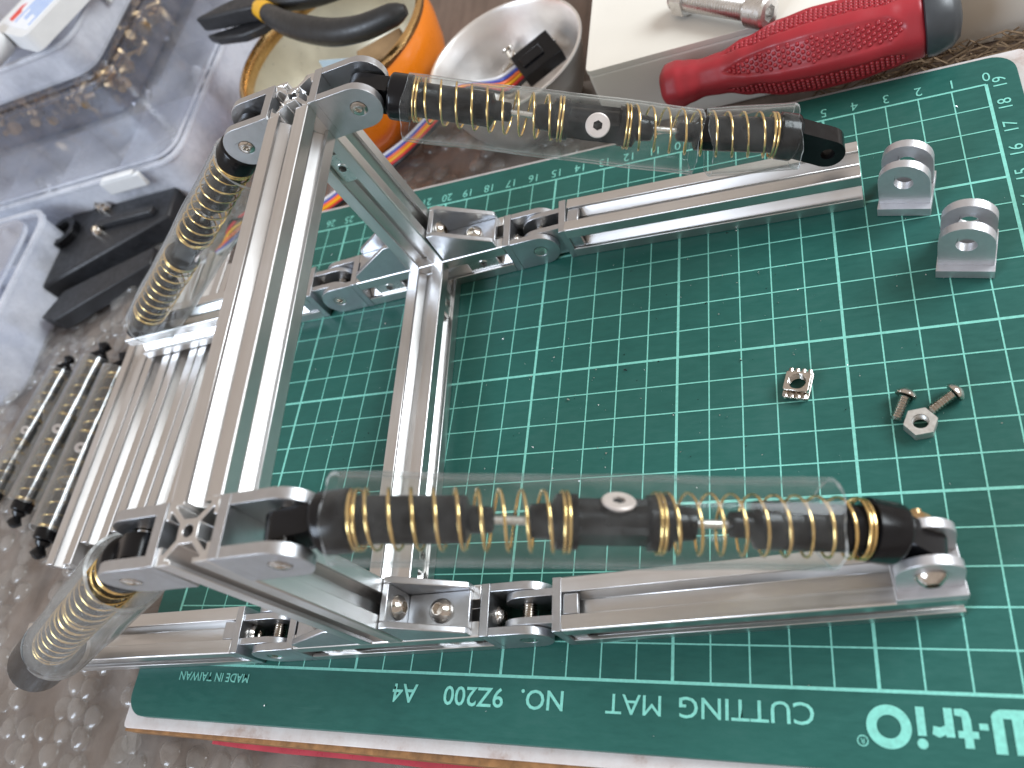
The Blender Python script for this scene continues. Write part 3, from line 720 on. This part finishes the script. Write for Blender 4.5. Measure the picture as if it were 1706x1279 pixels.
b = B(); b.prism([[(-14.8, 20.3), (-14.6, 21.3), (-16.4, 21.9), (-18.2, 21.7), (-19.6, 21.35), (-18.3, 21.0), (-16.6, 20.7)]], 3.8, 4.7); build('jaw', b, 'blackmatt', pl, T(0, 0, 0), bevel=.12)
b = B(); b.prism([[(-14.7, 20.6), (-15.4, 20.1), (-16.8, 20.0), (-18.6, 20.5), (-19.5, 21.1), (-17.4, 21.0)]], 3.3, 3.78); build('jaw', b, 'blackmatt', pl, T(0, 0, 0), bevel=.1)

BC = V((-2.5, 15.5, 0)); bz = 1.5
bw = empty('metal_bowl', (BC.x, BC.y, TZ), 'shallow shiny aluminium bowl holding screws and a black connector', 'bowl')
b = B(); b.lathe([(TZ, .1), (TZ, 2.2), (TZ + .1, 2.45), (-.6, 3.0), (.6, 3.35), (bz - .1, 3.50), (bz, 3.62), (bz + .07, 3.60), (bz + .06, 3.5), (bz - .1, 3.40), (.6, 3.27), (-.6, 2.92), (TZ + .3, 2.35), (TZ + .18, 2.1), (TZ + .18, .05)], T(BC.x, BC.y, 0) @ UZ, 72, False)
build('bowl_shell', b, 'bowl', bw, None, 50)
rnd = random.Random(5)
sp = [(-3.7, 17.4, -.85, .6, 'brass screw standing left of the connector in the bowl'), (-3.1, 17.75, -.75, 2.0, 'screw lying behind the connector in the bowl'), (-2.3, 18.0, -.65, 3.4, 'screw lying at the far side of the bowl'),
      (-3.5, 16.8, -1.1, 5.0, 'screw half under the coloured wires in the bowl'), (-1.5, 17.5, -.75, 1.2, 'screw leaning against the far bowl wall'), (-4.2, 15.7, -1.3, 2.8, 'screw by the near left wall of the bowl')]
for x, y, z_, a, lb in sp:
    machine_screw((x, y, z_), (x + .75 * cos(a), y + .75 * sin(a), z_ + .3), lb, 'screw', .18, .36, 'steel')['group'] = 'screws in the bowl'
# connector with coloured wires
wh = empty('wire_harness', (-1.9, 16.4, -1), 'black connector with ribbon of coloured wires running out of the bowl', 'wire harness')
Q = axes((-1.55, 16.65, .05), (.86, .5, .10), (-.1, -.25, 1))
b = B(); b.box((0, 0, 0), (2.0, 1.6, .7), Q); b.box((-.2, 0, .40), (1.1, .6, .12), Q); build('connector_housing', b, 'black', wh, None, bevel=.05)
for i, m_ in enumerate(('wwhite', 'wblue', 'worange', 'wyellow', 'wred', 'wblack')):
    oy = (i - 2.5) * .20; s0 = Q @ V((-.9, -oy, 0)); s1 = Q @ V((-2.0, -oy * 1.1, .10))
    g = (i - 2.5)
    path = [s0, s1, V((-4.25 + g * .13, 13.9 - .06 * g, 1.72)), V((-5.6 + g * .10, 13.6 - .16 * g, 1.0)), V((-8.6 + g * .05, 13.9 - .24 * g, -.75)), V((-11.0 + .04 * g, 13.0 - .24 * g, -1.1)),
            V((-13.4 - .05 * g, 11.6 - .22 * g, -1.15)), V((-16.3, 11.9 + .25 * g * (-1) ** i, -1.0 + .1 * i)), V((-18.3 - .2 * g, 11.4 + .3 * g, -1.0)), V((-19.1 + .35 * g, 10.2 + .2 * g, -1.1))]
    P = Path(path, (0, 0, 1)); b = B(); b.tube([P.at(P.L * k / 90)[0] for k in range(91)], .085, 8); build('wire', b, m_, wh, None, 70)

# cream box with bolt on it
wb = empty('storage_box', (10, 17, TZ), 'plain cream box with rounded edges behind the red screwdriver', 'box')
b = B(); b.box((14.5, 18.9, (TZ + 1.35) / 2), (25.9, 12.1, 1.35 - TZ)); build('box_body', b, 'cream', wb, None, bevel=.12, seg=3)
b = B(); b.prism([rrect(1.5, 27.5, 12.83, 25, .25, 4)], 1.352, 1.60); build('box_lid', b, 'cream', wb, T(0, 0, 0), bevel=.10, seg=3)
p, q = V((5.85, 14.55, 2.17)), V((8.05, 12.98, 2.20)); L = (q - p).length
b = B(); n = 60
b.lathe([(-.9, .30)] + [(-.88 + i * (L + .8) / n, .39 + (.035 if i % 2 else -.02)) for i in range(n)] + [(L - .05, .39)], None, 24)
b.lathe([(L - .06, .56), (L, .60), (L + .68, .60), (L + .77, .53), (L + .77, .32, 6), (L + .35, .31, 6)], None, 36)
o = build('socket_head_bolt', b, 'zinc', None, axes(p, q - p, UP), 30)
tag(o, 'large silver socket head bolt lying on the cream box', 'bolt')
b = B(); b.prism([circle(.62, 6), circle(.34, 20)[::-1]], -.05, .45); o2_ = build('lock_nut', b, 'zinc', o, axes(p - (q - p).normalized() * .55, UP, (q - p)), bevel=.05)

# screwdriver
s0, s1 = V((4.55, 11.50, 1.02)), V((14.45, 11.10, 1.36)); ax = axes(s0, s1 - s0, UP); L = (s1 - s0).length
sd = empty('screwdriver', (9, 11.3, 0), 'red studded screwdriver handle with dark grey cap lying against the cream box', 'screwdriver')
def hr(t):
    pts = [(0, .62), (.03, .80), (.07, .84), (.11, .76), (.17, .66), (.25, .72), (.36, .98), (.50, 1.26), (.62, 1.36), (.76, 1.34), (.88, 1.22), (.94, 1.12), (1, 1.1)]
    for i in range(len(pts) - 1):
        a, b_ = pts[i], pts[i + 1]
        if t <= b_[0]:
            u = (t - a[0]) / (b_[0] - a[0]); u = u * u * (3 - 2 * u); return a[1] + (b_[1] - a[1]) * u
    return pts[-1][1]
HL = L * .90
PAN = [R(20), R(80), R(140), R(200), R(260), R(320)]
def pan(t, a):
    """depth of the studded panels: six long rounded recesses"""
    best = 0
    for k, c_ in enumerate(PAN):
        d = (a - c_ + pi) % (2 * pi) - pi
        w_ = .36 * min(1, max(0, (t - .27) / .12)) ** .5 * min(1, max(0, (.93 - t) / .06)) ** .5 if .27 < t < .93 else 0
        if w_ > 0: best = max(best, min(1, max(0, (w_ - abs(d)) / .06)))
    return best
b = B(); n, m = 108, 90; vs, fs = [], []
for j in range(m + 1):
    t = j / m
    for i in range(n):
        a = 2 * pi * i / n; r = hr(t) * (1 + .025 * cos(6 * (a - PAN[0]) + pi)) - .07 * pan(t, a)
        if j in (0, m): r *= .9
        vs.append((t * HL, r * cos(a), r * sin(a)))
for j in range(m):
    for i in range(n): k = (i + 1) % n; fs.append((j * n + i, j * n + k, (j + 1) * n + k, (j + 1) * n + i))
fs.append(tuple(range(n))[::-1]); fs.append(tuple(range(m * n, m * n + n))); b.add(vs, fs); build('handle', b, 'red', sd, ax, 50)
b = B(); ico = [(0, 0, 1)] + [(.82 * cos(k * pi / 3.5), .82 * sin(k * pi / 3.5), .57) for k in range(7)] + [(cos(k * pi / 3.5), sin(k * pi / 3.5), -.2) for k in range(7)]
icf = [(0, 1 + k, 1 + (k + 1) % 7) for k in range(7)] + [(1 + k, 8 + k, 8 + (k + 1) % 7, 1 + (k + 1) % 7) for k in range(7)]
for c_ in PAN:
    for j in range(36):
        t = .295 + j * .0178
        for q_ in range(-4, 5):
            a = c_ + (q_ + (.5 if j % 2 else 0)) * .20 / max(.75, hr(t)) * 1.05
            if pan(t, a) < .85: continue
            r = hr(t) * (1 + .025 * cos(6 * (a - PAN[0]) + pi)) - .075; rad = V((0, cos(a), sin(a))); tg = V((0, -sin(a), cos(a)))
            pp = V((t * HL, 0, 0)) + rad * r; sz = .082
            b.add([pp + (V((1, 0, 0)) * x + tg * y) * sz + rad * (z_ * sz * 1.15) for x, y, z_ in ico], icf)
tag(build('studs', b, 'red', sd, ax, 60), kind='stuff')
b = B(); b.lathe([(HL - .02, 1.05), (HL + .02, 1.16), (HL + .25, 1.17), (HL + .75, 1.02), (HL + 1.0, .75), (HL + 1.1, .3)], None, 40); build('end_cap', b, 'cap', sd, ax, 50)
# coarse fibre between box and mat
b = B(); rnd = random.Random(9)
for k in range(70):
    x = rnd.uniform(9.5, 18); y = 11.9 + rnd.uniform(-.8, .6); pts = []
    dx = rnd.uniform(.3, .9)
    for i in range(5): pts.append((x + dx * i, y + rnd.uniform(-.12, .12), TZ + .25 + rnd.uniform(0, .9)))
    b.tube(pts, .04, 4)
tag(build('jute_twine', b, 'jute', None, None, 60), 'tangle of brown jute fibre between the cream box and the mat', 'twine', None, 'stuff')

# ================================================================== ORGANISER BOXES
def organiser(x0, x1, y0, y1, z0, z1, label, mat='frost', nx=3, ny=3, rc=1.2, lid=.55, name='organiser_box', tabs=(), content=None, inset=.5):
    o = empty(name, ((x0 + x1) / 2, (y0 + y1) / 2, z0), label, 'storage box', 'plastic organiser boxes')
    t = .14; zl = z1 - lid
    b = B(); b.prism([rrect(x0, x1, y0, y1, rc, 6)], z0, z0 + t); b.prism([rrect(x0, x1, y0, y1, rc, 6), rrect(x0 + t, x1 - t, y0 + t, y1 - t, rc - t, 6)[::-1]], z0 + t, zl - .02)
    build('tray', b, 'frosttray' if mat == 'frost' else mat, o, T(0, 0, 0), bevel=.05)
    b = B(); e = .18
    b.prism([rrect(x0 - e, x1 + e, y0 - e, y1 + e, rc + e, 6), rrect(x0 + t, x1 - t, y0 + t, y1 - t, rc - t, 6)[::-1]], zl, zl + .22)
    b.prism([rrect(x0 + inset * .4, x1 - inset * .4, y0 + inset * .4, y1 - inset * .4, rc, 6), rrect(x0 + inset * .4 + t, x1 - inset * .4 - t, y0 + inset * .4 + t, y1 - inset * .4 - t, rc - t, 6)[::-1]], zl + .222, z1 - t)
    build('lid_rim', b, 'frosttray' if mat == 'frost' else mat, o, T(0, 0, 0), bevel=.06); b = B()
    b.prism([rrect(x0 + inset * .4, x1 - inset * .4, y0 + inset * .4, y1 - inset * .4, rc, 6)], z1 - t + .003, z1)
    build('lid', b, 'frostlid' if mat == 'frost' else mat, o, T(0, 0, 0), bevel=.06)
    for i in range(1, nx):
        x = x0 + (x1 - x0) * i / nx; b = B(); b.box((x, (y0 + y1) / 2, (z0 + zl) / 2), (.1, y1 - y0 - 2 * t - .1, zl - z0 - .3)); build('divider', b, 'frosttray' if mat == 'frost' else mat, o, None)
    for i in range(1, ny):
        y = y0 + (y1 - y0) * i / ny; b = B()
        b.box(((x0 + x1) / 2, y, (z0 + zl) / 2), (x1 - x0 - 2 * t - .1, .1, zl - z0 - .34)); build('divider', b, 'frosttray' if mat == 'frost' else mat, o, None)
    for tx, ty, w_, d_ in tabs:
        b = B(); b.box((tx, ty, zl - .25), (w_, d_, .9)); b.box((tx, ty, zl + .3), (w_ * .8, d_ * 1.3, .16)); build('latch', b, 'white' if mat == 'frost' else mat, o, None, bevel=.08)
    return o
organiser(-40, -20.9, 14.6, 36, TZ + .02, 2.2, 'large frosted organiser box at the bottom of the stack', nx=4, ny=4, tabs=[(-24.8, 14.3, 2.8, .28)])
organiser(-42, -25.5, 19.4, 36, 2.25, 4.75, 'clear organiser box full of metal bits, in the middle of the stack', 'clearbox', 3, 3)
organiser(-43, -25.9, 19.6, 36, 4.82, 7.1, 'frosted organiser box on top of the stack, under the white bottle', nx=3, ny=2, tabs=[(-25.6, 25.0, .3, 2.6)], inset=2.6)
organiser(-46, -30.2, 3.0, 13.7, TZ + .3, 2.0, 'small frosted organiser box at the left edge of the picture', nx=4, ny=3, rc=1.4, inset=1.6)
def bits(name, x0, x1, y0, y1, z0, z1, n, mats, label, seed):
    rnd = random.Random(seed); b = B()
    for k in range(n):
        p = V((rnd.uniform(x0, x1), rnd.uniform(y0, y1), rnd.uniform(z0, z1))); d = V((rnd.uniform(-1, 1), rnd.uniform(-1, 1), rnd.uniform(-.4, .4)))
        r = rnd.uniform(.1, .24); L = rnd.uniform(.3, 1.0)
        b.lathe([(0, r), (L, r), (L + .01, r * 1.8), (L + .2, r * 1.5)], axes(p, d, (0, .1, 1)), 8)
    tag(build(name, b, mats, None, None, 30), label, 'fasteners', None, 'stuff')
bits('fasteners', -41, -26.2, 20.0, 34, 2.5, 3.9, 420, 'brass', 'jumble of small brass and steel fasteners inside the clear box', 3)
bits('fasteners', -36, -23, 16, 30, -1.5, .2, 160, 'zinc', 'scattered grey fasteners inside the large bottom organiser box', 6)

# white bottle with label on the stack
wbt = empty('plastic_bottle', (-27.1, 22.6, 7.12), 'white plastic bottle with red and blue label lying on the box stack', 'bottle')
Mb = axes((-27.15, 22.55, 7.12), (.5, .866, 0), UP)
b = B(); b.prism([rrect(-3.2, 3.2, -2.2, 2.2, .5, 6)], 0, 1.0, Mb); build('bottle_body', b, 'white', wbt, None, bevel=.25, seg=4)
b = B(); b.prism([rrect(-2.7, 2.7, -1.75, 1.6, .15, 4)], 1.004, 1.014, Mb); build('label', b, 'paper', wbt, None)
for k in range(7):
    b = B(); b.box((-.2 + .3 * (k % 2), -1.45 + k * .30, 1.02), (4.4 - .7 * (k % 3), .11, .008), Mb); build('label_line', b, 'labelblue', wbt, None, smooth=0)
b = B(); b.prism([[(-2.4, .75), (-1.7, .7), (-1.5, 1.0), (-1.0, 1.1), (-1.3, 1.4), (-2.3, 1.35)]], 1.016, 1.024, Mb); build('label_mark', b, 'labelred', wbt, None, smooth=0)
b = B(); b.lathe([(0, .8), (.1, .85), (1.3, .85), (1.4, .75)], Mb @ T(-4.7, 1.2, .75), 28); build('bottle_cap', b, 'white', wbt, None)
